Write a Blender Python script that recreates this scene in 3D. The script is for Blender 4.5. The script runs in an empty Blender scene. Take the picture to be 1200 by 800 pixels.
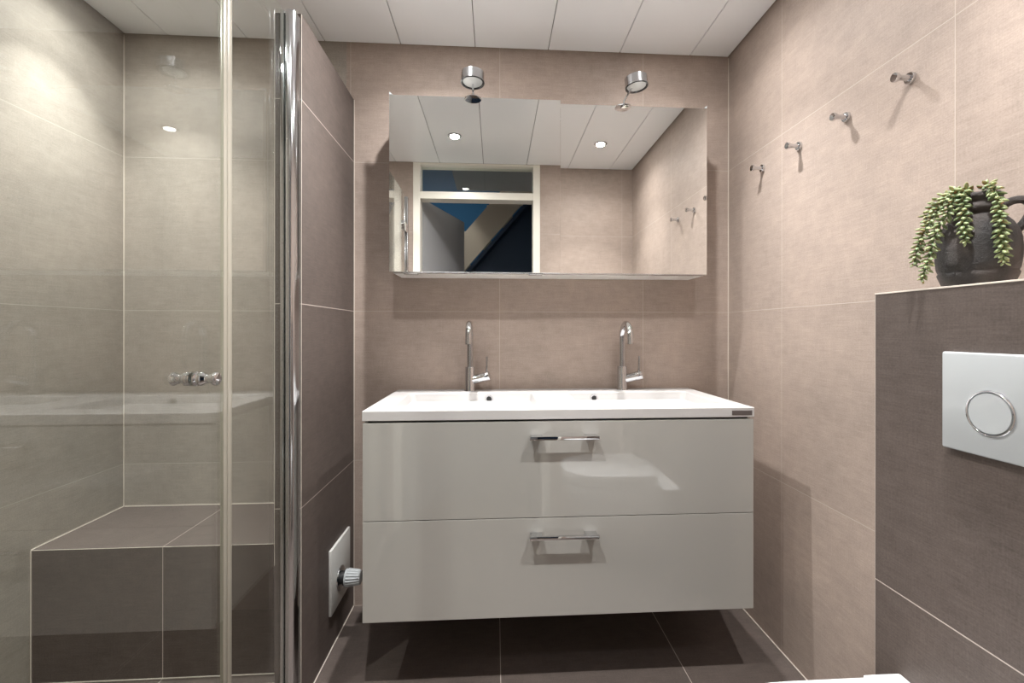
import bpy, bmesh, math, random
from mathutils import Vector, Matrix
random.seed(7)
PI = math.pi
scene = bpy.context.scene
C = scene.collection

# ------------------------------------------------------------------ camera, world, exposure
HC = 1.106                      # camera height (m); x right, y towards the mirror wall, z up
cam_data = bpy.data.cameras.new('camera')
cam = bpy.data.objects.new('camera', cam_data); C.objects.link(cam)
cam.location = (0, 0, HC)
cam.rotation_euler = (PI/2, -0.0007, -0.0629)
cam_data.sensor_width = 36.0
cam_data.lens = 539.02/1200*36.0
cam_data.shift_x = (600-614.17)/1200
cam_data.shift_y = (387.86-400)/1200
cam_data.clip_start = 0.02
scene.camera = cam

world = bpy.data.worlds.new('world'); scene.world = world; world.use_nodes = True
world.node_tree.nodes['Background'].inputs[0].default_value = (0.10, 0.13, 0.17, 1)
world.node_tree.nodes['Background'].inputs[1].default_value = 0.3
vs = scene.view_settings
vs.view_transform = 'Standard'; vs.look = 'None'; vs.gamma = 1.0; vs.use_curve_mapping = False
vs.exposure = 0.14

HALO_W, BEAM_W, WIDE_W, HALL_FILL_W = 4.8, 4.6, 2.5, 24.0     # the downlights' cones and soft glow, added hall fill light
LIGHT_COL = (1.0, 0.985, 0.965)

# ------------------------------------------------------------------ node helpers
def new_mat(name):
    m = bpy.data.materials.new(name); m.use_nodes = True
    nt = m.node_tree
    return m, nt, nt.nodes['Principled BSDF']
def N(nt, kind, **kw):
    n = nt.nodes.new(kind)
    for k, v in kw.items(): setattr(n, k, v)
    return n
def plain(name, col, rough=0.5, metal=0.0, coat=0.0, bump=0.0, bscale=60, spec=0.5, vary=0.0):
    m, nt, b = new_mat(name)
    b.inputs['Base Color'].default_value = (*col, 1); b.inputs['Roughness'].default_value = rough
    b.inputs['Metallic'].default_value = metal; b.inputs['Coat Weight'].default_value = coat
    b.inputs['Coat Roughness'].default_value = 0.03
    b.inputs['Specular IOR Level'].default_value = spec
    tc = N(nt, 'ShaderNodeTexCoord')
    nz = N(nt, 'ShaderNodeTexNoise'); nz.inputs['Scale'].default_value = bscale; nz.inputs['Detail'].default_value = 4
    nt.links.new(tc.outputs['Object'], nz.inputs['Vector'])
    if vary > 0:
        mx = N(nt, 'ShaderNodeMix', data_type='RGBA')
        mx.inputs[6].default_value = (*[c*(1-vary) for c in col], 1); mx.inputs[7].default_value = (*[min(1, c*(1+vary)) for c in col], 1)
        nt.links.new(nz.outputs['Fac'], mx.inputs[0]); nt.links.new(mx.outputs[2], b.inputs['Base Color'])
    if bump > 0:
        bp = N(nt, 'ShaderNodeBump'); bp.inputs['Strength'].default_value = bump; bp.inputs['Distance'].default_value = 0.002
        nt.links.new(nz.outputs['Fac'], bp.inputs['Height']); nt.links.new(bp.outputs['Normal'], b.inputs['Normal'])
    return m

def tile_mat(name, col, grout, contrast=0.10, blotch=0.12, rough=0.42, bump=0.12, mortar=0.0013):
    """600 x 600 woven-look ceramic tile; UVs are in metres, a joint at every multiple of 0.6"""
    m, nt, b = new_mat(name); L = nt.links.new
    uv = N(nt, 'ShaderNodeUVMap'); uv.uv_map = 'UVMap'
    br = N(nt, 'ShaderNodeTexBrick'); br.offset = 0.0; br.squash = 1.0
    br.inputs['Scale'].default_value = 1.0; br.inputs['Brick Width'].default_value = 0.6; br.inputs['Row Height'].default_value = 0.6
    br.inputs['Mortar Size'].default_value = mortar; br.inputs['Mortar Smooth'].default_value = 0.2; br.inputs['Bias'].default_value = 0.0
    br.inputs['Color1'].default_value = (0.93, 0.93, 0.93, 1); br.inputs['Color2'].default_value = (1, 1, 1, 1); br.inputs['Mortar'].default_value = (1, 1, 1, 1)
    L(uv.outputs[0], br.inputs['Vector'])
    def streak(sx, sy, det=3.0):
        mp = N(nt, 'ShaderNodeMapping'); mp.inputs['Scale'].default_value = (sx, sy, 1)
        nz = N(nt, 'ShaderNodeTexNoise', noise_dimensions='2D'); nz.inputs['Scale'].default_value = 1.0
        nz.inputs['Detail'].default_value = det; nz.inputs['Roughness'].default_value = 0.65
        L(uv.outputs[0], mp.inputs[0]); L(mp.outputs[0], nz.inputs['Vector']); return nz.outputs['Fac']
    def math_(op, a, bb):
        n = N(nt, 'ShaderNodeMath', operation=op)
        for i, v in enumerate((a, bb)):
            if isinstance(v, (int, float)): n.inputs[i].default_value = v
            else: L(v, n.inputs[i])
        return n.outputs[0]
    s1, s2 = streak(14, 420), streak(420, 14)
    s3 = streak(9, 70, 4.0); cloud = streak(3.2, 3.6, 5.0); grain = streak(230, 300, 3.0); mott = streak(22, 28, 4.0)
    fine = math_('ADD', math_('ADD', math_('MULTIPLY', s1, 0.25), math_('MULTIPLY', s2, 0.14)), math_('ADD', math_('ADD', math_('MULTIPLY', s3, 0.11), math_('MULTIPLY', mott, 0.18)), math_('MULTIPLY', grain, 0.32)))
    f1 = math_('MULTIPLY', math_('SUBTRACT', fine, 0.5), contrast*8)
    f2 = math_('MULTIPLY', math_('SUBTRACT', cloud, 0.5), blotch*4)
    val = math_('ADD', math_('ADD', f1, f2), 1.0)
    hs = N(nt, 'ShaderNodeMix', data_type='RGBA', blend_type='MULTIPLY'); hs.inputs[0].default_value = 1.0
    hs.inputs[6].default_value = (*col, 1)
    cmb = N(nt, 'ShaderNodeCombineColor'); L(val, cmb.inputs[0]); L(val, cmb.inputs[1]); L(val, cmb.inputs[2])
    L(cmb.outputs[0], hs.inputs[7])
    h2 = N(nt, 'ShaderNodeMix', data_type='RGBA', blend_type='MULTIPLY'); h2.inputs[0].default_value = 1.0
    L(hs.outputs[2], h2.inputs[6]); L(br.outputs['Color'], h2.inputs[7])
    # warm / cool drift
    h3 = N(nt, 'ShaderNodeMix', data_type='RGBA', blend_type='MULTIPLY'); L(cloud, h3.inputs[0])
    L(h2.outputs[2], h3.inputs[6]); h3.inputs[7].default_value = (1.0, 0.975, 0.955, 1)
    mx = N(nt, 'ShaderNodeMix', data_type='RGBA'); L(br.outputs['Fac'], mx.inputs[0])
    L(h3.outputs[2], mx.inputs[6]); mx.inputs[7].default_value = (*grout, 1)
    L(mx.outputs[2], b.inputs['Base Color'])
    b.inputs['Roughness'].default_value = rough; b.inputs['Specular IOR Level'].default_value = 0.25
    bp = N(nt, 'ShaderNodeBump'); bp.inputs['Strength'].default_value = bump; bp.inputs['Distance'].default_value = 0.001
    L(math_('SUBTRACT', fine, math_('MULTIPLY', br.outputs['Fac'], 1.0)), bp.inputs['Height']); L(bp.outputs['Normal'], b.inputs['Normal'])
    return m

TILE_L = tile_mat('greige_woven_tile', (0.385, 0.316, 0.275), (0.49, 0.42, 0.37), mortar=0.0011, rough=0.60, contrast=0.17, blotch=0.11)
TILE_S = tile_mat('greige_shower_tile', (0.345, 0.315, 0.280), (0.45, 0.42, 0.37), mortar=0.0011, rough=0.60, contrast=0.16, blotch=0.10)
TILE_D = tile_mat('dark_brown_woven_tile', (0.112, 0.091, 0.082), (0.48, 0.42, 0.38), contrast=0.24, blotch=0.08, rough=0.55)
GROUT = plain('pale_grout', (0.66, 0.60, 0.53), 0.7, bump=0.1, bscale=300)
CEIL = plain('white_lacquered_panel', (0.90, 0.92, 0.94), 0.22, spec=0.5, bump=0.02, bscale=8)
DARKGAP = plain('dark_gap', (0.05, 0.045, 0.04), 0.8)
CHROME = plain('polished_chrome', (0.66, 0.67, 0.69), 0.04, 1.0)
CHROME_S = plain('satin_chrome', (0.60, 0.61, 0.63), 0.13, 1.0)
MIRROR = plain('silver_mirror', (0.90, 0.91, 0.90), 0.0, 1.0)
LACQ = plain('off_white_high_gloss_lacquer', (0.395, 0.388, 0.365), 0.008, coat=0.0, spec=1.0)
BODYW = plain('white_cabinet_body', (0.74, 0.72, 0.68), 0.35)
BODYG = plain('grey_cabinet_body', (0.42, 0.41, 0.39), 0.5)
BASINW = plain('white_mineral_cast', (0.55, 0.54, 0.535), 0.25, bump=0.01, bscale=10)
CERAM = plain('white_glazed_ceramic', (0.82, 0.83, 0.84), 0.08, coat=0.4, bump=0.005, bscale=8)
PLASTW = plain('white_plastic', (0.43, 0.455, 0.47), 0.14, coat=0.2, bump=0.005, bscale=12)
VALVEW = plain('valve_white_plastic', (0.62, 0.62, 0.60), 0.3, bump=0.01, bscale=12)
BLACKP = plain('black_rubber', (0.015, 0.015, 0.016), 0.5)
RIM = plain('dark_chrome_rim', (0.10, 0.10, 0.105), 0.15, 1.0)
BADGE = plain('dark_grey_badge', (0.16, 0.14, 0.135), 0.35, 0.4)
SEALM = plain('milky_seal_plastic', (0.36, 0.335, 0.28), 0.25, coat=0.4)
PAINTW = plain('cream_white_gloss_paint', (0.80, 0.77, 0.69), 0.3, bump=0.02, bscale=40)
DOORG = plain('grey_white_door_paint', (0.42, 0.42, 0.43), 0.35, bump=0.02, bscale=40)
BLUE = plain('petrol_blue_wall_paint', (0.004, 0.085, 0.18), 0.7, bump=0.1, bscale=90)
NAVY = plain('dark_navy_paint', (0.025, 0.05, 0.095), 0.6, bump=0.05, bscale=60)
BEIGE = plain('beige_painted_stringer', (0.56, 0.47, 0.35), 0.5, bump=0.05, bscale=40)
HALLC = plain('hall_grey_paint', (0.16, 0.18, 0.21), 0.7, bump=0.05, bscale=60)
CLAY = None
GLOW, _nt, _b = new_mat('lamp_glow')
_b.inputs['Base Color'].default_value = (1, 1, 1, 1); _b.inputs['Emission Color'].default_value = (1, 0.97, 0.93, 1); _b.inputs['Emission Strength'].default_value = 14.0
FROST = plain('frosted_lens_glass', (0.72, 0.74, 0.73), 0.25, coat=0.5, bump=0.25, bscale=350)

def clay_mat():
    m, nt, b = new_mat('black_burnished_clay'); L = nt.links.new
    tc = N(nt, 'ShaderNodeTexCoord'); nz = N(nt, 'ShaderNodeTexNoise'); nz.inputs['Scale'].default_value = 42; nz.inputs['Detail'].default_value = 10; nz.inputs['Roughness'].default_value = 0.78
    big = N(nt, 'ShaderNodeTexNoise'); big.inputs['Scale'].default_value = 14; big.inputs['Detail'].default_value = 5
    L(tc.outputs['Object'], nz.inputs['Vector']); L(tc.outputs['Object'], big.inputs['Vector'])
    r = N(nt, 'ShaderNodeValToRGB'); r.color_ramp.elements[0].position = 0.40; r.color_ramp.elements[0].color = (0.010, 0.008, 0.008, 1)
    r.color_ramp.elements[1].position = 0.72; r.color_ramp.elements[1].color = (0.085, 0.068, 0.062, 1)
    L(big.outputs['Fac'], r.inputs[0]); L(r.outputs[0], b.inputs['Base Color']); b.inputs['Roughness'].default_value = 0.6
    bp = N(nt, 'ShaderNodeBump'); bp.inputs['Strength'].default_value = 1.0; bp.inputs['Distance'].default_value = 0.006
    L(nz.outputs['Fac'], bp.inputs['Height']); L(bp.outputs['Normal'], b.inputs['Normal'])
    return m
CLAY = clay_mat()
def leaf_mat():
    m, nt, b = new_mat('succulent_green'); L = nt.links.new
    g = N(nt, 'ShaderNodeNewGeometry'); r = N(nt, 'ShaderNodeValToRGB')
    r.color_ramp.elements[0].color = (0.09, 0.135, 0.055, 1); r.color_ramp.elements[1].color = (0.30, 0.36, 0.18, 1)
    L(g.outputs['Random Per Island'], r.inputs[0]); L(r.outputs[0], b.inputs['Base Color']); b.inputs['Roughness'].default_value = 0.45
    b.inputs['Subsurface Weight'].default_value = 0.08
    return m
LEAF = leaf_mat()
STEM = plain('succulent_stem', (0.10, 0.14, 0.05), 0.6, bump=0.1)

def glass_mat(name, tint, f0=0.052):
    m, nt, b = new_mat(name); L = nt.links.new
    nt.nodes.remove(b); out = nt.nodes['Material Output']
    tr = N(nt, 'ShaderNodeBsdfTransparent'); tr.inputs[0].default_value = (*tint, 1)
    gl = N(nt, 'ShaderNodeBsdfGlossy'); gl.inputs['Roughness'].default_value = 0.0; gl.inputs['Color'].default_value = (1, 1, 1, 1)
    g = N(nt, 'ShaderNodeNewGeometry')
    d = N(nt, 'ShaderNodeVectorMath', operation='DOT_PRODUCT'); L(g.outputs['Incoming'], d.inputs[0]); L(g.outputs['Normal'], d.inputs[1])
    def mt(op, a, bb=0.0):
        n = N(nt, 'ShaderNodeMath', operation=op)
        for i, v in enumerate((a, bb)):
            if isinstance(v, (int, float)): n.inputs[i].default_value = v
            else: L(v, n.inputs[i])
        return n.outputs[0]
    c = mt('ABSOLUTE', d.outputs['Value']); p = mt('POWER', mt('SUBTRACT', 1.0, c), 5.0)
    F = mt('ADD', mt('MULTIPLY', p, 1-f0), f0)
    mx = N(nt, 'ShaderNodeMixShader'); L(F, mx.inputs[0]); L(tr.outputs[0], mx.inputs[1]); L(gl.outputs[0], mx.inputs[2])
    L(mx.outputs[0], out.inputs['Surface'])
    return m
GLASS = glass_mat('clear_shower_glass', (0.965, 0.985, 0.965))

# ------------------------------------------------------------------ mesh helpers
def link(name, bm, mat, parent=None, smooth=None):
    bmesh.ops.recalc_face_normals(bm, faces=bm.faces) if False else None
    me = bpy.data.meshes.new(name); bm.to_mesh(me); bm.free()
    for m in (mat if isinstance(mat, (list, tuple)) else [mat]): me.materials.append(m)
    o = bpy.data.objects.new(name, me); C.objects.link(o)
    if parent: o.parent = parent
    if smooth is not None:
        for p in me.polygons: p.use_smooth = True
        try: me.set_sharp_from_angle(angle=math.radians(smooth))
        except Exception: pass
    return o
def add_box(bm, x0, x1, y0, y1, z0, z1, bev=0.0, seg=2):
    r = bmesh.ops.create_cube(bm, size=1.0)
    vs_ = r['verts']
    for v in vs_:
        v.co = Vector(((x0+x1)/2 + v.co.x*(x1-x0), (y0+y1)/2 + v.co.y*(y1-y0), (z0+z1)/2 + v.co.z*(z1-z0)))
    if bev > 0:
        es = {e for v in vs_ for e in v.link_edges}
        bmesh.ops.bevel(bm, geom=list(es), offset=bev, segments=seg, profile=0.5, affect='EDGES')
    return bm
def box(*a, **k): return add_box(bmesh.new(), *a, **k)
def uv_box(bm, o):
    """box-project UVs in metres, joints at origin o"""
    uvl = bm.loops.layers.uv.new('UVMap') if not bm.loops.layers.uv else bm.loops.layers.uv.active
    bm.normal_update()
    for f in bm.faces:
        n = f.normal; ax = max(range(3), key=lambda i: abs(n[i]))
        for l in f.loops:
            p = l.vert.co
            if ax == 0: u, v = p.y-o[1], p.z-o[2]
            elif ax == 1: u, v = p.x-o[0], p.z-o[2]
            else: u, v = p.x-o[0], p.y-o[1]
            l[uvl].uv = (u+6.0, v+6.0)
def frame_of(d):
    d = d.normalized(); a = Vector((0, 0, 1)) if abs(d.z) < 0.9 else Vector((1, 0, 0))
    u = d.cross(a).normalized(); return u, d.cross(u).normalized()
def add_tube(bm, pts, rad, n=16, cap=True):
    pts = [Vector(p) for p in pts]; rs = rad if isinstance(rad, (list, tuple)) else [rad]*len(pts)
    rings = []; u = None
    for i, p in enumerate(pts):
        d = (pts[min(i+1, len(pts)-1)] - pts[max(i-1, 0)]).normalized()
        if u is None: u, w = frame_of(d)
        else:
            u = (u - d*u.dot(d)).normalized(); w = d.cross(u).normalized()
        rings.append([bm.verts.new(p + (u*math.cos(2*PI*k/n) + w*math.sin(2*PI*k/n))*rs[i]) for k in range(n)])
    for a, b_ in zip(rings, rings[1:]):
        for k in range(n): bm.faces.new((a[k], a[(k+1) % n], b_[(k+1) % n], b_[k]))
    if cap:
        bm.faces.new(rings[0][::-1]); bm.faces.new(rings[-1])
    bm.normal_update()
    return bm
def add_lathe(bm, prof, origin=(0, 0, 0), axis='z', n=48, rib=None):
    """prof: list of (r, h) along the axis"""
    o = Vector(origin); rings = []
    for r, h in prof:
        ring = []
        for k in range(n):
            t = 2*PI*k/n; rr = r*(rib(k, h) if rib else 1)
            a, b_ = rr*math.cos(t), rr*math.sin(t)
            p = {'z': Vector((a, b_, h)), 'x': Vector((h, a, b_)), 'y': Vector((b_, h, a))}[axis]
            ring.append(bm.verts.new(o+p))
        rings.append(ring)
    for a, b_ in zip(rings, rings[1:]):
        for k in range(n): bm.faces.new((a[k], a[(k+1) % n], b_[(k+1) % n], b_[k]))
    if prof[0][0] > 1e-6: bm.faces.new(rings[0][::-1])
    if prof[-1][0] > 1e-6: bm.faces.new(rings[-1])
    bmesh.ops.remove_doubles(bm, verts=bm.verts, dist=1e-6)
    bmesh.ops.recalc_face_normals(bm, faces=bm.faces)
    return bm
def add_prism(bm, poly, lo, hi, axis='y'):
    """poly of 2-D points, extruded from lo to hi along axis (y: poly=(x,z); x: poly=(y,z); z: poly=(x,y))"""
    def P(p, h): return {'y': (p[0], h, p[1]), 'x': (h, p[0], p[1]), 'z': (p[0], p[1], h)}[axis]
    a = [bm.verts.new(P(p, lo)) for p in poly]; b_ = [bm.verts.new(P(p, hi)) for p in poly]
    n = len(poly)
    bm.faces.new(a); bm.faces.new(b_[::-1])
    for i in range(n): bm.faces.new((a[i], b_[i], b_[(i+1) % n], a[(i+1) % n]))
    bmesh.ops.recalc_face_normals(bm, faces=bm.faces)
    return bm
def loft(bm, layers):
    rings = [[bm.verts.new((x, y, z)) for x, y in pts] for pts, z in layers]
    n = len(rings[0])
    for a_, b_ in zip(rings, rings[1:]):
        for k in range(n): bm.faces.new((a_[k], a_[(k+1) % n], b_[(k+1) % n], b_[k]))
    bm.faces.new(rings[0][::-1]); bm.faces.new(rings[-1]); bmesh.ops.recalc_face_normals(bm, faces=bm.faces); return bm
def thing(name, label, cat, loc=(0, 0, 0), group=None):
    o = bpy.data.objects.new(name, None); C.objects.link(o); o.location = loc; o.empty_display_size = 0.05
    o['label'] = label; o['category'] = cat
    if group: o['group'] = group
    return o
def tag(o, label, cat, group=None):
    o['label'] = label; o['category'] = cat
    if group: o['group'] = group
    return o
def part(name, bm, mat, parent, smooth=None, label=None):
    """parts are modelled in world coordinates; shift them to the parent's frame"""
    w = Vector((0, 0, 0)); p = parent
    while p is not None: w += p.location; p = p.parent
    bmesh.ops.translate(bm, verts=bm.verts, vec=-w)
    o = link(name, bm, mat, parent, smooth)
    if label: o['label'] = label
    return o
def struct(name, bm, mat, uv=None, smooth=None, parent=None):
    if uv is not None: uv_box(bm, uv)
    o = link(name, bm, mat, parent, smooth); o['kind'] = 'structure'; return o
def copy_tree(o, parent=None):
    c = o.copy(); C.objects.link(c); c.parent = parent
    for ch in list(o.children): copy_tree(ch, c)
    return c

# ------------------------------------------------------------------ the room
D = 1.893; XR = 0.988; XL = -1.449; ZC = 2.266; R0 = 0.5856; YD = 0.203
PX0, PX1, PY, PZ = -0.643, -0.568, 1.388, 2.036      # shower partition
BX = 0.80; BY = 0.922; BZ = 1.186                    # toilet cistern wall
JX = 0.0185                                          # a tile joint on the mirror wall

bm = bmesh.new(); add_box(bm, PX1-0.03, XR+0.1, YD-0.10, D+0.1, -0.1, 0.0)
struct('floor', bm, TILE_D, (JX, 1.293, 0))
bm = bmesh.new(); add_box(bm, XL-0.1, PX1-0.03, YD-0.10, D+0.1, -0.1, 0.0)
struct('floor_shower', bm, TILE_D, (-1.055, 1.493, 0))
struct('wall_back', box(PX1-0.03, XR+0.1, D, D+0.1, 0, ZC+0.05), TILE_L, (JX, 0, R0))
struct('wall_back_shower', box(XL-0.1, PX1-0.03, D, D+0.1, 0, ZC+0.05), TILE_S, (-1.055, 0, R0))
struct('wall_right', box(XR, XR+0.1, YD-0.1, D, 0, ZC+0.05), TILE_L, (0, 0.930, R0))
struct('wall_left', box(XL-0.1, XL, YD-0.1, D, 0, ZC+0.05), TILE_S, (0, 1.293, R0))
# wall with the doorway, behind the picture
DX0, DX1 = -0.515, 0.264; TF = 0.048
struct('wall_door_left', box(XL, DX0-TF, YD-0.1, YD, 0, ZC+0.05), TILE_L, (0.31, 0, R0))
struct('wall_door_right', box(DX1+TF, XR, YD-0.1, YD, 0, ZC+0.05), TILE_L, (0.31, 0, R0))
# door frame with transom
fr = bmesh.new()
add_box(fr, DX0-TF, DX0, YD-0.105, YD+0.004, 0, ZC, 0.002)
add_box(fr, DX1, DX1+TF, YD-0.105, YD+0.004, 0, ZC, 0.002)
add_box(fr, DX0, DX1, YD-0.105, YD+0.002, 2.018, 2.068, 0.002)
add_box(fr, DX0, DX1, YD-0.105, YD+0.002, 2.252, ZC, 0.001)
struct('door_1', fr, PAINTW)
struct('window_1', box(DX0+0.001, DX1-0.001, YD-0.055, YD-0.049, 2.069, 2.251), GLASS)

# ceiling: 300 mm lacquered planks running towards the mirror wall, with fine dark grooves
bm = bmesh.new()
xs = [0.518+0.3*k for k in range(-7, 3)]
edges = [XL+0.004] + [x for x in xs if XL < x < XR] + [XR-0.004]
for a, b_ in zip(edges, edges[1:]):
    add_box(bm, a+0.0013, b_-0.0013, YD+0.003, D-0.004, ZC, ZC+0.012, 0.0015, 1)
ceil = struct('ceiling', bm, CEIL)
struct('ceiling_backing', box(XL-0.1, XR+0.1, YD-0.1, D+0.1, ZC+0.0125, ZC+0.06), DARKGAP)

# partition beside the shower, cistern wall and shower bench: all tiled
struct('wall_partition', box(PX0, PX1, PY, D, 0, PZ), TILE_D, (0, PY, R0))
struct('wall_cistern', box(BX, XR, YD, BY, 0, BZ-0.003), TILE_D, (0, BY, R0))
bench = box(XL, PX0, 1.533, D, 0, 0.419)
struct('wall_bench', bench, TILE_D, (-1.055, 1.893, 0.419))

# light grout / tile edge lines
w = 0.0016; tn = 0
def trim(x0, x1, y0, y1, z0, z1, mat=GROUT):
    global tn; tn += 1
    struct('trim_%d' % tn, box(x0, x1, y0, y1, z0, z1, 0.0004, 1), mat)
trim(XR-2*w, XR-0.0002, BY, D-0.0002, 0.0002, 2*w)                       # floor / right wall
trim(XR-2*w, XR-0.0002, D-2*w, D-0.0002, 0.004, ZC-0.004)                # back / right corner
trim(PX1+0.0002, PX1+2*w, D-2*w, D-0.0002, 0.004, PZ)                    # partition / back wall
trim(PX1+0.0002, PX1+2*w, PY, D-0.004, 0.0002, 2*w)                      # partition / floor
trim(PX1-0.0005, PX1+0.0012, PY-0.0012, PY+0.0006, 0.0, PZ)              # partition edge
trim(PX0-0.0012, PX0+0.0005, PY-0.0012, PY+0.0006, 0.42, PZ)
trim(BX-0.0008, XR, YD+0.002, BY+0.0005, BZ-0.003, BZ)                   # cistern wall top edge
trim(XL+0.0002, XL+2*w, D-2*w, D-0.0002, 0.422, ZC-0.004)                # shower corner
trim(XL+0.004, PX0-0.001, D-2*w, D-0.0002, 0.4192, 0.419+2*w)            # bench / back wall
trim(XL+0.0002, XL+2*w, 1.533, D-0.004, 0.4192, 0.419+2*w)               # bench / left wall
trim(XL, PX0, 1.5322, 1.5335, 0.4178, 0.4198)                            # bench front edge
trim(XL+0.0002, XL+2*w, 1.533-2*w, 1.5328, 0.003, 0.417)                 # bench front / left wall
trim(XL+0.003, PX0, 1.533-2*w, 1.5328, 0.0002, 2*w)                      # bench / floor

# ------------------------------------------------------------------ hall behind the doorway
struct('floor_hall', box(-1.5, 1.5, -2.2, YD-0.1, -0.1, 0.0), plain('hall_wood_floor', (0.10, 0.07, 0.05), 0.5, vary=0.2, bscale=20))
struct('wall_hall_back', box(-1.5, 1.5, -2.3, -2.2, 0, 3.2), BLUE)
struct('wall_hall_left', box(-1.6, -1.5, -2.3, YD-0.1, 0, 3.2), BLUE)
struct('wall_hall_right', box(1.5, 1.6, -2.3, YD-0.1, 0, 3.2), HALLC)
struct('ceiling_hall', box(-1.6, 1.6, -2.3, YD-0.1, 3.2, 3.25), HALLC)
struct('ceiling_hall_low', box(-0.36, 1.5, -0.985, YD-0.1, 2.44, 2.52), HALLC)
struct('wall_hall_front', box(-1.5, 1.5, YD-0.1, YD-0.04, ZC+0.07, 3.2), HALLC)

# staircase
st = thing('staircase', 'beige closed staircase stringer rising to the right, seen in the mirror', 'staircase', (0, -1.1, 0))
SL = 1.17
def sz(x, off): return 2.04 + (x+0.294)*SL + off
part('stringer', add_prism(bmesh.new(), [(-1.45, sz(-1.45, -0.36)), (0.75, sz(0.75, -0.36)), (0.75, sz(0.75, 0.0)), (-1.45, sz(-1.45, 0.0))], -1.04, -1.0), BEIGE, st)
for k in range(9):
    x = -1.40 + 0.22*k
    tb = box(x, x+0.26, -1.9, -1.045, sz(x+0.13, -0.12)-0.03, sz(x+0.13, -0.12), 0.004)
    part('tread', tb, BEIGE, st)
part('shade_plank', add_prism(bmesh.new(), [(-1.40, sz(-1.40, -0.42)), (0.75, sz(0.75, -0.42)), (0.75, sz(0.75, -0.37)), (-1.40, sz(-1.40, -0.37))], -1.9, -1.05), NAVY, st)  # dark plank added to stand in for the shade band below the stringer
xb = [(-1.4+0.04, 0.0), (1.45, 0.0), (1.45, 2.95), (0.62, 2.6)]
x0 = -1.36
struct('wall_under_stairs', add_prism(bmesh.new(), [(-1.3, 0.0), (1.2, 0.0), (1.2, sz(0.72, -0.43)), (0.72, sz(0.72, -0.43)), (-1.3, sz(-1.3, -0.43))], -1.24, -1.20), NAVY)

# open door leaf in the hall
dl = thing('door_leaf', 'grey-white flush door leaf standing open into the hall, seen in the mirror', 'door', (-0.512, 0.088, 0.0))
a = Vector((-0.512, 0.088)); b2 = Vector((-0.267, -0.60)); dd = (b2-a).normalized(); nn = Vector((dd.y, -dd.x))*0.038
part('panel', add_prism(bmesh.new(), [tuple(a), tuple(b2), tuple(b2+nn), tuple(a+nn)], 0.01, 2.045, 'z'), DOORG, dl)
hp = a + dd*0.66
hb = bmesh.new()
for sgn, off in ((1, 0.0), (-1, 0.038)):
    q = hp - (Vector((dd.y, -dd.x)))*(0.0 if sgn == 1 else -0.038)
    outn = -Vector((dd.y, -dd.x)) if sgn == 1 else Vector((dd.y, -dd.x))
    e = q + outn*0.045
    add_tube(hb, [(q.x, q.y, 1.03), (e.x, e.y, 1.03)], 0.009, 12)
    add_tube(hb, [(e.x, e.y, 1.03), (e.x-dd.x*0.11, e.y-dd.y*0.11, 1.03)], 0.009, 12)
part('door_handle', hb, CHROME_S, dl, 40)
hl = bpy.data.lights.new('hall_fill_light', 'AREA'); hl.shape = 'DISK'; hl.size = 0.3; hl.energy = HALL_FILL_W; hl.color = (0.95, 0.97, 1.0)  # unseen fill light added to brighten the hall, without a fixture
ho = bpy.data.objects.new('hall_fill_light', hl); C.objects.link(ho); ho.location = (-0.75, -0.75, 3.15)

# ------------------------------------------------------------------ ceiling downlights
def downlight(x, y, label, halo_w, beam_w, wide_w):
    t = thing('ceiling_spotlight', label, 'ceiling light', (x, y, ZC))
    z = ZC
    part('trim_ring', add_lathe(bmesh.new(), [(0.026, z-0.0005), (0.040, z-0.0005), (0.0405, z-0.003), (0.038, z-0.005), (0.030, z-0.005), (0.026, z-0.002), (0.026, z-0.0005)], (x, y, 0)), CHROME_S, t, 40)
    part('lens', add_lathe(bmesh.new(), [(0.0, z-0.0012), (0.0255, z-0.0012), (0.0255, z-0.0032), (0.0, z-0.0038)], (x, y, 0), n=32), GLOW, t)
    for nm, wt, ang in (('spot_halo', halo_w, 142), ('spot_beam', beam_w, 84)):
        sd = bpy.data.lights.new(nm, 'AREA'); sd.shape = 'DISK'; sd.size = 0.030; sd.energy = wt; sd.spread = math.radians(ang); sd.color = LIGHT_COL
        so = bpy.data.objects.new(nm, sd); C.objects.link(so); so.parent = t; so.location = (0, 0, -0.008 if nm == 'spot_halo' else -0.009)
    if wide_w > 0:
        ad = bpy.data.lights.new('spot_glow', 'AREA'); ad.shape = 'DISK'; ad.size = 0.05; ad.energy = wide_w; ad.color = LIGHT_COL
        ao = bpy.data.objects.new('spot_glow', ad); C.objects.link(ao); ao.parent = t; ao.location = (0, 0, -0.010)
    return t
downlight(-0.241, 0.657, 'recessed ceiling spotlight, the left one seen in the mirror', HALO_W, BEAM_W, WIDE_W)
downlight(0.650, 0.652, 'recessed ceiling spotlight, the right one seen in the mirror', HALO_W*0.8, BEAM_W, WIDE_W)
downlight(-0.180, 1.43, 'recessed ceiling spotlight above the left washbasin', HALO_W*1.6, BEAM_W*0.8, WIDE_W*1.4)
downlight(0.620, 1.47, 'recessed ceiling spotlight above the right washbasin', HALO_W*0.65, BEAM_W*0.8, WIDE_W)
downlight(-1.22, 1.58, 'recessed ceiling spotlight over the shower bench', HALO_W*0.55, BEAM_W*1.1, WIDE_W*0.5)
downlight(-1.08, 0.72, 'recessed ceiling spotlight at the entrance end of the shower', HALO_W*0.9, BEAM_W*1.0, WIDE_W*0.8)

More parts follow.
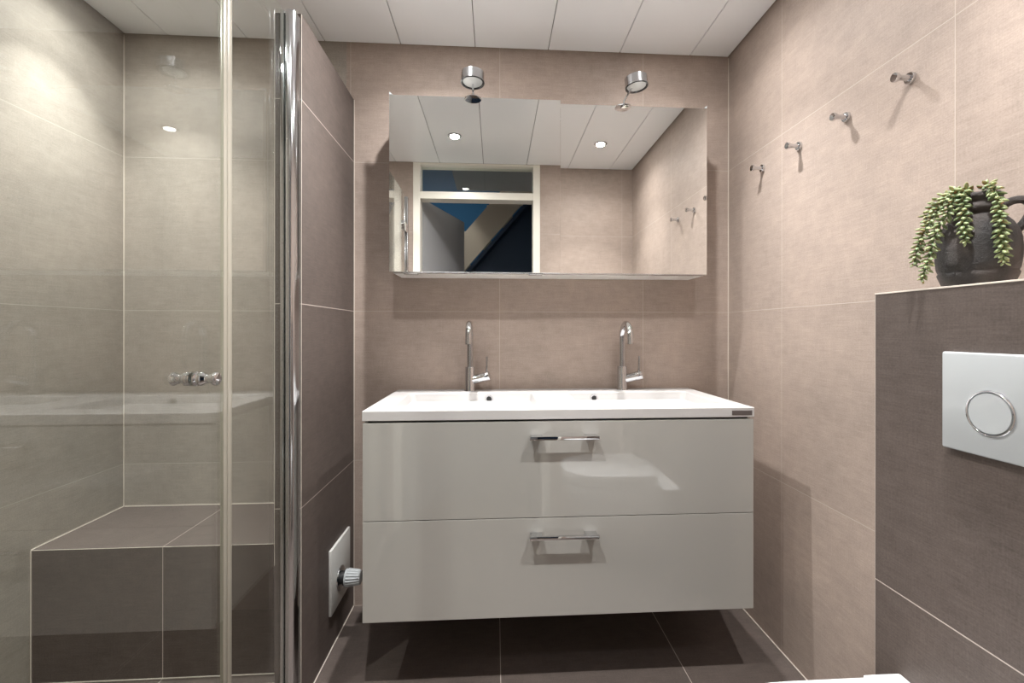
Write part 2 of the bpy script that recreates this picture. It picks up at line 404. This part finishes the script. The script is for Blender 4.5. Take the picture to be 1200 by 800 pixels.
# ------------------------------------------------------------------ washbasin vanity
VX0, VX1, VY = -0.393, 0.809, 1.3935
van = thing('vanity_cabinet', 'wide off-white high-gloss wall-hung vanity cabinet with two drawers', 'cabinet', (0.208, 1.64, 0.238))
vb = bmesh.new()
add_box(vb, VX0+0.002, VX1-0.002, VY+0.021, D-0.001, 0.240, 0.258, 0.0005, 1)
add_box(vb, VX0+0.002, VX0+0.020, VY+0.021, D-0.001, 0.2585, 0.8375, 0.0005, 1)
add_box(vb, VX1-0.020, VX1-0.002, VY+0.021, D-0.001, 0.2585, 0.8375, 0.0005, 1)
add_box(vb, VX0+0.0205, VX1-0.0205, D-0.017, D-0.001, 0.2585, 0.8375, 0.0005, 1)
part('body', vb, BODYW, van)
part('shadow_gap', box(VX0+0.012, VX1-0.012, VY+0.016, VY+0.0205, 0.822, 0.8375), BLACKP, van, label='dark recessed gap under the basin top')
def handle(zc, dr):
    h = bmesh.new(); yb = VY-0.036
    add_box(h, 0.103, 0.312, yb, yb+0.009, zc-0.0055, zc+0.0055, 0.0012)
    for xx in (0.106, 0.272): add_box(h, xx, xx+0.037, yb+0.008, VY-0.0002, zc+0.0005, zc+0.0052, 0.001)
    part('handle', h, CHROME, dr, 30, 'flat chrome bar handle')
d1 = part('drawer', box(VX0, VX1, VY, VY+0.0195, 0.5395, 0.8315, 0.0012), LACQ, van)
handle(0.787, d1)
d2 = part('drawer', box(VX0, VX1, VY, VY+0.0195, 0.238, 0.5375, 0.0012), LACQ, van)
handle(0.490, d2)

# basin top with two moulded bowls
bz0, bz1 = 0.838, 0.8682
bowls = [(-0.325, 0.143), (0.278, 0.752)]; by0, by1 = 1.475, 1.783
top = thing('double_washbasin', 'white moulded double washbasin top with two rectangular bowls on the vanity', 'washbasin', (0.208, 1.64, bz0))
def basin_mesh():
    bm = bmesh.new()
    X = [VX0-0.001, bowls[0][0], bowls[0][1], bowls[1][0], bowls[1][1], VX1+0.001]; Y = [VY-0.003, by0, by1, D-0.0005]
    g = [[bm.verts.new((x, y, bz1)) for y in Y] for x in X]
    for i in range(5):
        for j in range(3):
            if j == 1 and i in (1, 3): continue
            bm.faces.new((g[i][j], g[i+1][j], g[i+1][j+1], g[i][j+1]))
    # outer skirt
    lo = {}
    def L_(i, j):
        if (i, j) not in lo: v = g[i][j].co; lo[(i, j)] = bm.verts.new((v.x, v.y, bz0))
        return lo[(i, j)]
    per = [(i, 0) for i in range(6)] + [(5, j) for j in range(1, 4)] + [(i, 3) for i in range(4, -1, -1)] + [(0, j) for j in (2, 1)]
    for a_, b_ in zip(per, per[1:]+per[:1]): bm.faces.new((g[a_[0]][a_[1]], L_(*a_), L_(*b_), g[b_[0]][b_[1]]))
    bm.faces.new([L_(*p) for p in per])
    # bowls: sloping sides, rounded floor, sunk into the cabinet
    for i in (1, 3):
        ring = [g[i][1], g[i+1][1], g[i+1][2], g[i][2]]
        cx = (X[i]+X[i+1])/2; cy = (by0+by1)/2
        for dx, dy, dz in ((0.004, 0.004, 0.004), (0.016, 0.010, 0.060), (0.030, 0.022, 0.082), (0.060, 0.050, 0.090)):
            nr = []
            for v0 in (g[i][1], g[i+1][1], g[i+1][2], g[i][2]):
                sx = 1 if v0.co.x > cx else -1; sy = 1 if v0.co.y > cy else -1
                nr.append(bm.verts.new((v0.co.x-sx*dx, v0.co.y-sy*dy, bz1-dz)))
            for k in range(4): bm.faces.new((ring[k], ring[(k+1) % 4], nr[(k+1) % 4], nr[k]))
            ring = nr
        bm.faces.new(ring)
    bmesh.ops.recalc_face_normals(bm, faces=bm.faces)
    vert = [e for e in bm.edges if any(abs(e.verts[0].co.x-x) < 1e-5 for x in X[1:5]) and False]
    # round the vertical bowl corners
    ce = []
    for e in bm.edges:
        a_, b_ = e.verts[0].co, e.verts[1].co
        if min(a_.z, b_.z) > bz1-0.083 and abs(a_.z-b_.z) > 0.002 and min(a_.z, b_.z) < bz1-0.001:
            on_outer = (abs(a_.x-X[0]) < 1e-4 or abs(a_.x-X[5]) < 1e-4)
            inner = any(abs(a_.x-x) < 0.04 and abs(b_.x-x) < 0.04 for x in X[1:5]) and by0-0.001 <= min(a_.y, b_.y) and max(a_.y, b_.y) <= by1+0.001
            if inner and not on_outer: ce.append(e)
    bmesh.ops.bevel(bm, geom=ce, offset=0.016, segments=4, profile=0.5, affect='EDGES')
    return bm
slab = part('basin_top', basin_mesh(), BASINW, top)
bev = slab.modifiers.new('bevel', 'BEVEL'); bev.width = 0.0018; bev.segments = 2; bev.limit_method = 'ANGLE'; bev.angle_limit = math.radians(50)
for xo in (-0.023, 0.386):
    ya = 1.7785; ring = part('overflow_ring', add_lathe(bmesh.new(), [(0.0095, -0.001), (0.0155, -0.001), (0.0150, -0.0035), (0.0100, -0.0035), (0.0095, -0.001)], (xo, ya, 0.845), 'y', 28), CHROME, top, 40, 'round chrome overflow ring')
    part('overflow_hole', add_lathe(bmesh.new(), [(0.0, -0.0012), (0.0094, -0.0012), (0.0094, -0.0022), (0.0, -0.0022)], (xo, ya, 0.845), 'y', 24), BLACKP, ring)
for xo in (-0.091, 0.515):
    part('drain_cap', add_lathe(bmesh.new(), [(0.0, 0.7785), (0.031, 0.7785), (0.031, 0.781), (0.025, 0.783), (0.0, 0.784)], (xo, 1.629, 0), n=32), CHROME, top, 40, 'round chrome drain cap')
part('badge', box(0.737, 0.802, VY-0.0045, VY-0.0032, 0.8445, 0.8595, 0.0004, 1), BADGE, top, label='small dark grey rectangular badge')


# ------------------------------------------------------------------ taps
def faucet(x, y, label):
    z = bz1; t = thing('basin_faucet', label, 'faucet', (x, y, z), 'chrome taps on the double washbasin')
    part('body', add_lathe(bmesh.new(), [(0.0, 0.0002), (0.0225, 0.0002), (0.0228, 0.004), (0.0205, 0.008), (0.0200, 0.094), (0.0188, 0.0965), (0.012, 0.097), (0.0, 0.097)], (x, y, z), n=40), CHROME, t, 35)
    pts = [(x, y, z+0.09), (x, y, z+0.16), (x, y, z+0.2115)]
    for k in range(1, 15):
        a_ = PI*k/14; pts.append((x, y-0.055+0.055*math.cos(a_), z+0.2115+0.055*math.sin(a_)))
    pts.append((x, y-0.111, z+0.194))
    sp = part('spout', add_tube(bmesh.new(), pts, 0.0124, 24), CHROME, t, 45)
    part('aerator', add_tube(bmesh.new(), [(x, y-0.1108, z+0.1955), (x, y-0.1115, z+0.188)], 0.0130, 24), CHROME_S, sp, 45)
    # mixer arm, to the right, forward and slightly up
    d = Vector((0.95, -0.16, 0.24)).normalized(); o = Vector((x, y, z+0.043))
    pv = [o + d*k for k in (0.010, 0.050, 0.0505, 0.053, 0.0535, 0.078, 0.080)]
    arm = part('mixer_arm', add_tube(bmesh.new(), pv, [0.0170, 0.0170, 0.0160, 0.0160, 0.0178, 0.0178, 0.0165], 28), CHROME, t, 35)
    e = o + d*0.068
    part('lever', add_tube(bmesh.new(), [e+Vector((0, 0, 0.010)), e+Vector((0.001, 0, 0.045)), e+Vector((0.0015, 0, 0.078))], [0.0044, 0.0042, 0.0040], 12), CHROME, arm, 40)
    return t
faucet(-0.099, 1.835, 'chrome gooseneck basin tap at the left washbasin, left of its overflow hole')
faucet(0.515, 1.838, 'chrome gooseneck basin tap at the right washbasin, right of its overflow hole')

# ------------------------------------------------------------------ mirror cabinet and lamps
MX0, MX1 = -0.386, 0.817; MZ0, MZ1 = 1.321, 1.967; YL = 1.703; YR = 1.7305
mc = thing('mirror_cabinet', 'wide white mirror cabinet with two mirrored sliding doors on the tiled wall', 'mirror cabinet', (0.215, 1.82, MZ0))
bm = bmesh.new(); add_box(bm, MX0+0.006, MX1-0.003, YR+0.0065, D-0.0005, MZ0+0.004, MZ1-0.003, 0.001)
part('body', bm, BODYG, mc)
part('bottom_panel', box(MX0+0.008, MX1-0.005, YR+0.0068, D-0.0008, MZ0+0.0005, MZ0+0.0038, 0.0005, 1), plain('white_bottom_panel', (0.86, 0.84, 0.80), 0.3), mc)
part('bottom_rail', box(MX0+0.012, MX1-0.010, YL+0.010, YR+0.004, MZ0-0.001, MZ0+0.003, 0.0005, 1), CHROME_S, mc)
ld = part('mirror_door', box(MX0, 0.243, YL, YL+0.005, MZ0+0.0015, MZ1, 0.0006, 1), MIRROR, mc, label='front mirrored door on the left')
rd = part('mirror_door', box(0.225, MX1, YR, YR+0.005, MZ0+0.003, MZ1, 0.0006, 1), MIRROR, mc, label='rear mirrored door on the right')
part('door_backing', box(MX0+0.001, 0.242, YL+0.0052, YL+0.012, MZ0+0.003, MZ1-0.001), BODYW, mc)
for xx in (-0.335, 0.125):
    part('finger_pull', box(xx, xx+0.052, YL+0.001, YL+0.022, MZ0-0.006, MZ0-0.0012, 0.0008, 1), CHROME_S, mc)
for xx, yy, sgn in ((MX0+0.001, YL, 1), (MX1-0.012, YR, 1)):
    part('corner_clip', add_prism(bmesh.new(), [(xx, MZ1+0.0002), (xx+0.011, MZ1+0.0002), (xx+(0.0 if xx < 0 else 0.011), MZ1+0.010)], yy-0.002, yy+0.007), PLASTW, mc, label='small white corner clip')
for zz in (1.672, 1.323):
    part('hinge_screw', add_lathe(bmesh.new(), [(0.0, 0.0002), (0.004, 0.0002), (0.003, 0.004), (0.0, 0.004)], (MX1, YR+0.02, zz), 'x', 14), CHROME_S, mc, 40) if zz > 1.4 else None

def mirror_lamp(x, y, dx, tilt, label, lensmat, hz0=2.045):
    t = thing('mirror_lamp', label, 'lamp', (x, y-0.012, MZ1-0.009), 'drum lamps on the mirror cabinet')
    zd = MZ1 - 0.009; yd = y - 0.012
    half = [(x+0.031*math.cos(PI+PI*k/24), y-0.0006+0.031*math.sin(PI+PI*k/24)) for k in range(25)]
    half2 = [(x+0.024*math.cos(PI+PI*k/24), y-0.0006+0.024*math.sin(PI+PI*k/24)) for k in range(25)]
    cd = loft(bmesh.new(), [(half2, zd-0.0005), (half, zd+0.0015), (half, zd+0.003), (half2, zd+0.006)])
    part('clamp_disc', cd, CHROME, t, 30)
    bk = bmesh.new(); add_box(bk, x-0.009, x+0.009, y-0.0035, y-0.0008, zd+0.0065, MZ1+0.003, 0.0005, 1); add_box(bk, x-0.009, x+0.009, y-0.0035, y+0.004, MZ1+0.001, MZ1+0.003, 0.0004, 1)
    part('bracket', bk, CHROME_S, t, 40)
    hx, hy, hz = x+dx, y-0.015, hz0
    part('arm', add_tube(bmesh.new(), [(x, yd, zd+0.005), (x+0.001, yd, zd+0.022), (x+dx*0.25, yd+0.004, zd+0.040), (x+dx*0.6, yd+0.006, hz-0.030), (x+dx*0.8, yd+0.004, hz-0.012)], 0.0038, 12), CHROME, t, 60)
    R_ = 0.0420
    hd = add_lathe(bmesh.new(), [(0.0, 0.015), (R_-0.003, 0.015), (R_, 0.013), (R_, -0.015), (R_+0.0012, -0.016), (R_+0.0012, -0.022), (R_-0.003, -0.022), (R_-0.004, -0.016), (0.0, -0.016)], (0, 0, 0), n=48)
    rm = add_lathe(bmesh.new(), [(R_-0.0062, -0.0195), (R_-0.0035, -0.0222), (R_+0.0006, -0.0223), (R_+0.0006, -0.0238), (R_-0.0035, -0.0240), (R_-0.0066, -0.0205), (R_-0.0062, -0.0195)], (0, 0, 0), n=48)
    ln = add_lathe(bmesh.new(), [(0.0, -0.0165), (R_-0.0070, -0.0165), (R_-0.0070, -0.020), (0.02, -0.0222), (0.0, -0.0226)], (0, 0, 0), n=40)
    kn = add_lathe(bmesh.new(), [(0.0, 0.0152), (0.006, 0.0152), (0.006, 0.020), (0.0, 0.021)], (0, 0, 0), n=20)
    for b_ in (hd, ln, kn, rm):
        bmesh.ops.rotate(b_, verts=b_.verts, cent=(0, 0, 0), matrix=Matrix.Rotation(tilt[0], 3, 'X') @ Matrix.Rotation(tilt[1], 3, 'Y'))
        bmesh.ops.translate(b_, verts=b_.verts, vec=(hx, hy, hz))
    h = part('lamp_head', hd, CHROME_S, t, 35)
    part('lens', ln, lensmat, h, 40); part('rim', rm, RIM, h, 40, 'dark rim around the lens'); part('cap', kn, CHROME, h, 40)
    return t
mirror_lamp(-0.082, YL, 0.000, (math.radians(-3), math.radians(1)), 'brushed chrome drum lamp clamped on the left half of the mirror cabinet', FROST, 2.034)
mirror_lamp(0.487, YR, 0.046, (math.radians(-2), math.radians(-6)), 'brushed chrome drum lamp clamped on the right half of the mirror cabinet', FROST, 2.054)

# ------------------------------------------------------------------ coat hooks
def hook_parts(t, x, y, z):
    part('wall_rosette', add_lathe(bmesh.new(), [(0.0, -0.0002), (0.0135, -0.0002), (0.0135, -0.006), (0.0125, -0.008), (0.0, -0.008)], (x, y, z), 'x', 28), CHROME, t, 35)
    pr_ = [(0.0, -0.0082), (0.0075, -0.0082), (0.0065, -0.016), (0.0062, -0.024), (0.0075, -0.032), (0.0105, -0.037), (0.0112, -0.042), (0.0100, -0.045), (0.0, -0.0455)]
    part('peg', add_lathe(bmesh.new(), pr_, (x, y, z), 'x', 28), CHROME, t, 50)
hk = thing('coat_hook', 'chrome peg hook on the right wall, nearest to the plant', 'hook', (XR, 1.034, 1.708), 'chrome peg hooks on the right wall')
hook_parts(hk, XR, 1.034, 1.708)
for yy, lb in ((1.234, 'chrome peg hook on the right wall, second away from the plant'),
               (1.436, 'chrome peg hook on the right wall, second away from the mirror'),
               (1.641, 'chrome peg hook on the right wall, nearest to the mirror')):
    c = copy_tree(hk); c.location = (XR, yy, 1.708); c['label'] = lb

# ------------------------------------------------------------------ shower screen
GX = -0.605
sc = thing('shower_screen', 'frameless clear glass shower screen pane beside the chrome profile', 'shower screen', (GX, 1.23, 0.0))
part('glass_pane', box(GX-0.003, GX+0.003, 1.0935, 1.375, 0.012, 2.02, 0.0004, 1), GLASS, sc, label='narrow fixed glass pane')
# rounded chrome wall profile (plan outline extruded upwards)
def rounded(cx, cy, rx, ry, n=18, a0=0, a1=2*PI): return [(cx+rx*math.cos(a0+(a1-a0)*k/n), cy+ry*math.sin(a0+(a1-a0)*k/n)) for k in range(n+1)]
pf = [(-0.570, PY-0.0015), (-0.570, 1.366)] + [(-0.5855+0.0155*math.cos(t_), 1.366+0.022*math.sin(t_)) for t_ in [-PI*k/16 for k in range(1, 16)]] + [(-0.601, 1.366), (-0.601, PY-0.0015)]
part('wall_profile', add_prism(bmesh.new(), pf, 0.004, 2.020, 'z'), CHROME_S, sc, 40, 'wide rounded chrome profile')
pf2 = [(-0.6015, PY-0.0015), (-0.6015, 1.366)] + [(-0.6090+0.0075*math.cos(t_), 1.366+0.012*math.sin(t_)) for t_ in [-PI*k/10 for k in range(1, 10)]] + [(-0.6165, 1.366), (-0.6165, PY-0.0015)]
part('glazing_bead', add_prism(bmesh.new(), pf2, 0.004, 2.024, 'z'), CHROME, sc, 40, 'narrow chrome glazing bead')
sb = bmesh.new(); add_box(sb, GX-0.0045, GX+0.0045, 1.076, 1.0932, 0.012, 2.02, 0.002, 2)
part('edge_seal', sb, SEALM, sc, 40, 'milky edge seal')
dr = thing('shower_door', 'clear glass shower door with a double chrome knob', 'shower door', (GX, 0.75, 0.0))
part('glass_pane', box(GX-0.003, GX+0.003, 0.30, 1.0605, 0.012, 2.02, 0.0004, 1), GLASS, dr)
sb = bmesh.new(); add_box(sb, GX-0.0045, GX+0.0045, 1.0608, 1.0745, 0.012, 2.02, 0.002, 2)
part('edge_seal', sb, SEALM, dr, 40, 'milky edge seal')
ky, kz = 0.967, 1.0095
kp = [(0.0, 0.0032), (0.0150, 0.0034), (0.0150, 0.0062), (0.0125, 0.008), (0.0142, 0.012), (0.0138, 0.018), (0.0095, 0.0235), (0.0086, 0.028), (0.0100, 0.034), (0.0135, 0.040), (0.0140, 0.044), (0.0120, 0.0465), (0.0, 0.047)]
part('door_knob', add_lathe(bmesh.new(), kp, (GX, ky, kz), 'x', 36), CHROME, dr, 50, 'outer chrome knob')
part('door_knob', add_lathe(bmesh.new(), [(r, -h*0.92) for r, h in kp], (GX, ky, kz), 'x', 36), CHROME, dr, 50, 'inner chrome knob')
for zz in (0.25, 1.80):
    hb = bmesh.new(); add_box(hb, GX-0.013, GX+0.013, 0.245, 0.36, zz-0.03, zz+0.03, 0.003); part('hinge', hb, CHROME, dr, 40)
part('wall_profile', box(GX-0.012, GX+0.012, YD+0.0005, 0.238, 0.004, 2.02, 0.004), CHROME_S, dr, 40)

# ------------------------------------------------------------------ thermostat valve on the partition
vy0, vy1, vz0, vz1 = 1.611, 1.816, 0.128, 0.352; vcy, vcz = 1.704, 0.213
tv = thing('thermostat_valve', 'white square thermostatic valve on the dark partition beside the vanity', 'valve', (PX1, vcy, vcz))
pl = bmesh.new(); add_box(pl, PX1+0.0004, PX1+0.0100, vy0, vy1, vz0, vz1, 0.002)
part('cover_plate', pl, VALVEW, tv, 40)
part('rosette', add_lathe(bmesh.new(), [(0.022, 0.0102), (0.043, 0.0102), (0.042, 0.013), (0.034, 0.0145), (0.024, 0.0135), (0.022, 0.0102)], (PX1, vcy, vcz), 'x', 40), CHROME_S, tv, 40, 'round grey rosette')
part('neck', add_lathe(bmesh.new(), [(0.0, 0.0104), (0.0215, 0.0104), (0.0215, 0.022), (0.026, 0.0225), (0.026, 0.029), (0.0, 0.029)], (PX1, vcy, vcz), 'x', 36), BLACKP, tv, 40, 'black collar')
rib = lambda k, h: 1.0 if (k % 4) < 2 or not (0.036 < h < 0.080) else 0.90
part('dial', add_lathe(bmesh.new(), [(0.0, 0.0292), (0.030, 0.0292), (0.031, 0.035), (0.031, 0.037), (0.0300, 0.048), (0.0270, 0.070), (0.0250, 0.079), (0.0235, 0.082), (0.020, 0.084), (0.0, 0.084)], (PX1, vcy, vcz), 'x', 72, rib), PLASTW, tv, 25, 'ribbed white thermostat knob')

# ------------------------------------------------------------------ flush plate
FX = BX-0.0004
fp = thing('flush_plate', 'white square flush plate with one round button on the dark tiled wall', 'flush plate', (BX, 0.682, 0.98))
bm = add_box(bmesh.new(), BX-0.013, FX, 0.599, 0.765, 0.903, 1.071, 0.0035, 3)
part('plate', bm, PLASTW, fp, 40)
fy, fz = 0.684, 0.975; x_ = BX-0.0130
rg = part('ring', add_lathe(bmesh.new(), [(0.0335, -0.0002), (0.0372, -0.0002), (0.0372, -0.0022), (0.0362, -0.0034), (0.0345, -0.0034), (0.0335, -0.0022), (0.0335, -0.0002)], (x_, fy, fz), 'x', 64), CHROME, fp, 50, 'thin chrome ring')
part('gap', add_lathe(bmesh.new(), [(0.0, -0.0002), (0.0334, -0.0002), (0.0334, -0.0006), (0.0, -0.0006)], (x_, fy, fz), 'x', 48), BLACKP, fp)
part('button', add_lathe(bmesh.new(), [(0.0, -0.0007), (0.0324, -0.0007), (0.0326, -0.0024), (0.0320, -0.0030), (0.0, -0.0030)], (x_, fy, fz), 'x', 64), PLASTW, fp, 25, 'round white button')

# ------------------------------------------------------------------ wall-hung toilet
tl = thing('toilet', 'white wall-hung toilet with closed lid on the cistern wall', 'toilet', (BX, 0.625, 0.0))
ty = 0.618; hw = 0.187
def dshape(x_back, x_tip, hw, n=28, k=2.3):
    """D-shaped plan outline: straight at the back, rounded towards -x"""
    xm = x_tip + hw*1.15; pts = [(x_back, ty-hw), (x_back, ty+hw)]
    for i in range(n+1):
        a_ = PI/2 + PI*i/n; cx_, sy_ = math.cos(a_), math.sin(a_)
        pts.append((xm + (xm-x_tip)*math.copysign(abs(cx_)**(2/k), cx_), ty + hw*math.copysign(abs(sy_)**(2/k), sy_)))
    return pts
xb_ = BX-0.0006
bowl = loft(bmesh.new(), [(dshape(xb_, 0.60, 0.09), 0.085), (dshape(xb_, 0.50, 0.12), 0.12), (dshape(xb_, 0.40, 0.155), 0.22), (dshape(xb_, 0.335, 0.178), 0.34), (dshape(xb_, 0.318, 0.184), 0.40), (dshape(xb_, 0.322, 0.183), 0.4175)])
part('bowl', bowl, CERAM, tl, 50)
part('rear_deck', box(0.722, xb_, 0.385, 0.862, 0.4178, 0.4310, 0.004), CERAM, tl, 40)
part('seat', loft(bmesh.new(), [(dshape(0.716, 0.318, 0.186), 0.4178), (dshape(0.716, 0.316, 0.187), 0.421), (dshape(0.716, 0.316, 0.187), 0.432), (dshape(0.716, 0.318, 0.186), 0.435)]), CERAM, tl, 40)
part('lid', loft(bmesh.new(), [(dshape(0.716, 0.316, 0.187), 0.4355), (dshape(0.716, 0.313, 0.188), 0.438), (dshape(0.716, 0.313, 0.188), 0.466), (dshape(0.7155, 0.3145, 0.187), 0.4695), (dshape(0.714, 0.318, 0.185), 0.4705)]), CERAM, tl, 40)

# ------------------------------------------------------------------ clay jug and trailing succulent
px, py, pz = 0.893, 0.800, BZ
jug = thing('clay_jug', 'rough black clay jug with side handle on the cistern wall ledge', 'jug', (px, py, pz))
prof = [(0.0, 0.0004), (0.045, 0.0004), (0.0480, 0.003), (0.0515, 0.012), (0.0565, 0.026), (0.0545, 0.030), (0.0570, 0.036), (0.0590, 0.052), (0.0598, 0.070), (0.0588, 0.088), (0.0550, 0.103), (0.0480, 0.117), (0.0385, 0.129), (0.0325, 0.135),
        (0.0330, 0.138), (0.0375, 0.141), (0.0385, 0.146), (0.0365, 0.152), (0.0315, 0.155), (0.0310, 0.159), (0.0350, 0.163), (0.0355, 0.169), (0.0325, 0.173), (0.0285, 0.173), (0.0275, 0.165), (0.0275, 0.150), (0.0, 0.149)]
part('vessel', add_lathe(bmesh.new(), prof, (px, py, pz), n=64), CLAY, jug, 70)
# handles towards the near-right and the far-left along the line across the view
hd_ = Vector((0.667, -0.745, 0))
for s, lab in ((1, None), (-1, None)):
    base = Vector((px, py, pz)); pts = []
    for r_, h_ in ((0.034, 0.147), (0.046, 0.154), (0.059, 0.153), (0.067, 0.144), (0.0675, 0.131), (0.063, 0.118), (0.055, 0.106), (0.049, 0.098)):
        pts.append(base + hd_*s*r_ + Vector((0, 0, h_)))
    # smooth the path
    fine_ = []
    for i in range(len(pts)-1):
        p0 = pts[max(i-1, 0)]; p1 = pts[i]; p2 = pts[i+1]; p3 = pts[min(i+2, len(pts)-1)]
        for k in range(4):
            t_ = k/4; fine_.append(0.5*((2*p1)+(p2-p0)*t_+(2*p0-5*p1+4*p2-p3)*t_*t_+(3*p1-p0-3*p2+p3)*t_**3))
    fine_.append(pts[-1])
    if s == 1: part('handle', add_tube(bmesh.new(), fine_, 0.0070, 16), CLAY, jug, 70)

plant = thing('trailing_succulent', 'trailing green succulent with plump beaded leaves hanging from the clay jug', 'plant', (px, py, pz+0.150))
strands = [
 [(0.8849, 0.809, 1.352), (0.8503, 0.8021, 1.3656), (0.8346, 0.8113, 1.3425), (0.8184, 0.8206, 1.3092), (0.8018, 0.8229, 1.274), (0.793, 0.8245, 1.2304)],
 [(0.8864, 0.8073, 1.350), (0.8498, 0.7953, 1.3604), (0.8295, 0.795, 1.3223), (0.8189, 0.8059, 1.29), (0.8086, 0.8092, 1.2459), (0.7940, 0.8100, 1.200)],
 [(0.8895, 0.8039, 1.352), (0.8568, 0.7878, 1.3645), (0.8442, 0.7793, 1.3339), (0.8376, 0.7717, 1.2981), (0.8347, 0.7661, 1.2634)],
 [(0.894, 0.7988, 1.352), (0.8803, 0.7691, 1.3684), (0.8759, 0.7513, 1.3447), (0.8672, 0.7384, 1.3011), (0.8639, 0.7329, 1.2603), (0.8636, 0.7287, 1.2218)],
 [(0.889, 0.812, 1.352), (0.862, 0.826, 1.366), (0.842, 0.835, 1.345), (0.832, 0.842, 1.318)]]
def catmull(P, per):
    P = [Vector(p) for p in P]; out = []
    for i in range(len(P)-1):
        p0 = P[max(i-1, 0)]; p1 = P[i]; p2 = P[i+1]; p3 = P[min(i+2, len(P)-1)]
        for k in range(per):
            t_ = k/per; out.append(0.5*((2*p1)+(p2-p0)*t_+(2*p0-5*p1+4*p2-p3)*t_*t_+(3*p1-p0-3*p2+p3)*t_**3))
    out.append(P[-1]); return out
def add_leaf(bm, base, d, ln, rd):
    d = d.normalized(); u, w_ = frame_of(d); rings = []
    prf = [(0.0, 0.25), (0.2, 0.75), (0.45, 1.0), (0.7, 0.85), (0.9, 0.4)]
    for t_, k_ in prf:
        rings.append([bm.verts.new(base + d*ln*t_ + (u*math.cos(2*PI*j/7)*1.15 + w_*math.sin(2*PI*j/7)*0.85)*rd*k_) for j in range(7)])
    tip = bm.verts.new(base+d*ln)
    for a_, b_ in zip(rings, rings[1:]):
        for j in range(7): bm.faces.new((a_[j], a_[(j+1) % 7], b_[(j+1) % 7], b_[j]))
    for j in range(7): bm.faces.new((rings[-1][j], rings[-1][(j+1) % 7], tip))
    bm.faces.new(rings[0][::-1])
for S in strands:
    pts = catmull(S, 24)
    stem = part('stem', add_tube(bmesh.new(), pts[::4]+[pts[-1]] if len(pts[::4]) else pts, 0.0016, 8), STEM, plant, 60)
    bm = bmesh.new(); acc = 0.0; ang = random.random()*6; step = 0.0021
    total = sum((b_-a_).length for a_, b_ in zip(pts, pts[1:])); run = 0.0; nxt = 0.020
    for a_, b_ in zip(pts, pts[1:]):
        L_ = (b_-a_).length
        while nxt < run+L_:
            p = a_.lerp(b_, (nxt-run)/L_); d = (b_-a_).normalized(); u, w_ = frame_of(d)
            rad_ = u*math.cos(ang)+w_*math.sin(ang); fr_ = nxt/total
            sz_ = 1.0 if fr_ < 0.88 else 1.0-0.4*(fr_-0.88)/0.12
            spread = 0.95 if fr_ < 0.92 else 0.6
            add_leaf(bm, p+rad_*0.0012, rad_*spread+d*0.55+Vector((random.uniform(-.12, .12), random.uniform(-.12, .12), random.uniform(-.12, .12))), 0.0138*sz_*random.uniform(0.8, 1.12), 0.0032*sz_)
            ang += 2.39996; nxt += step
        run += L_
    part('leaves', bm, LEAF, stem, 80)
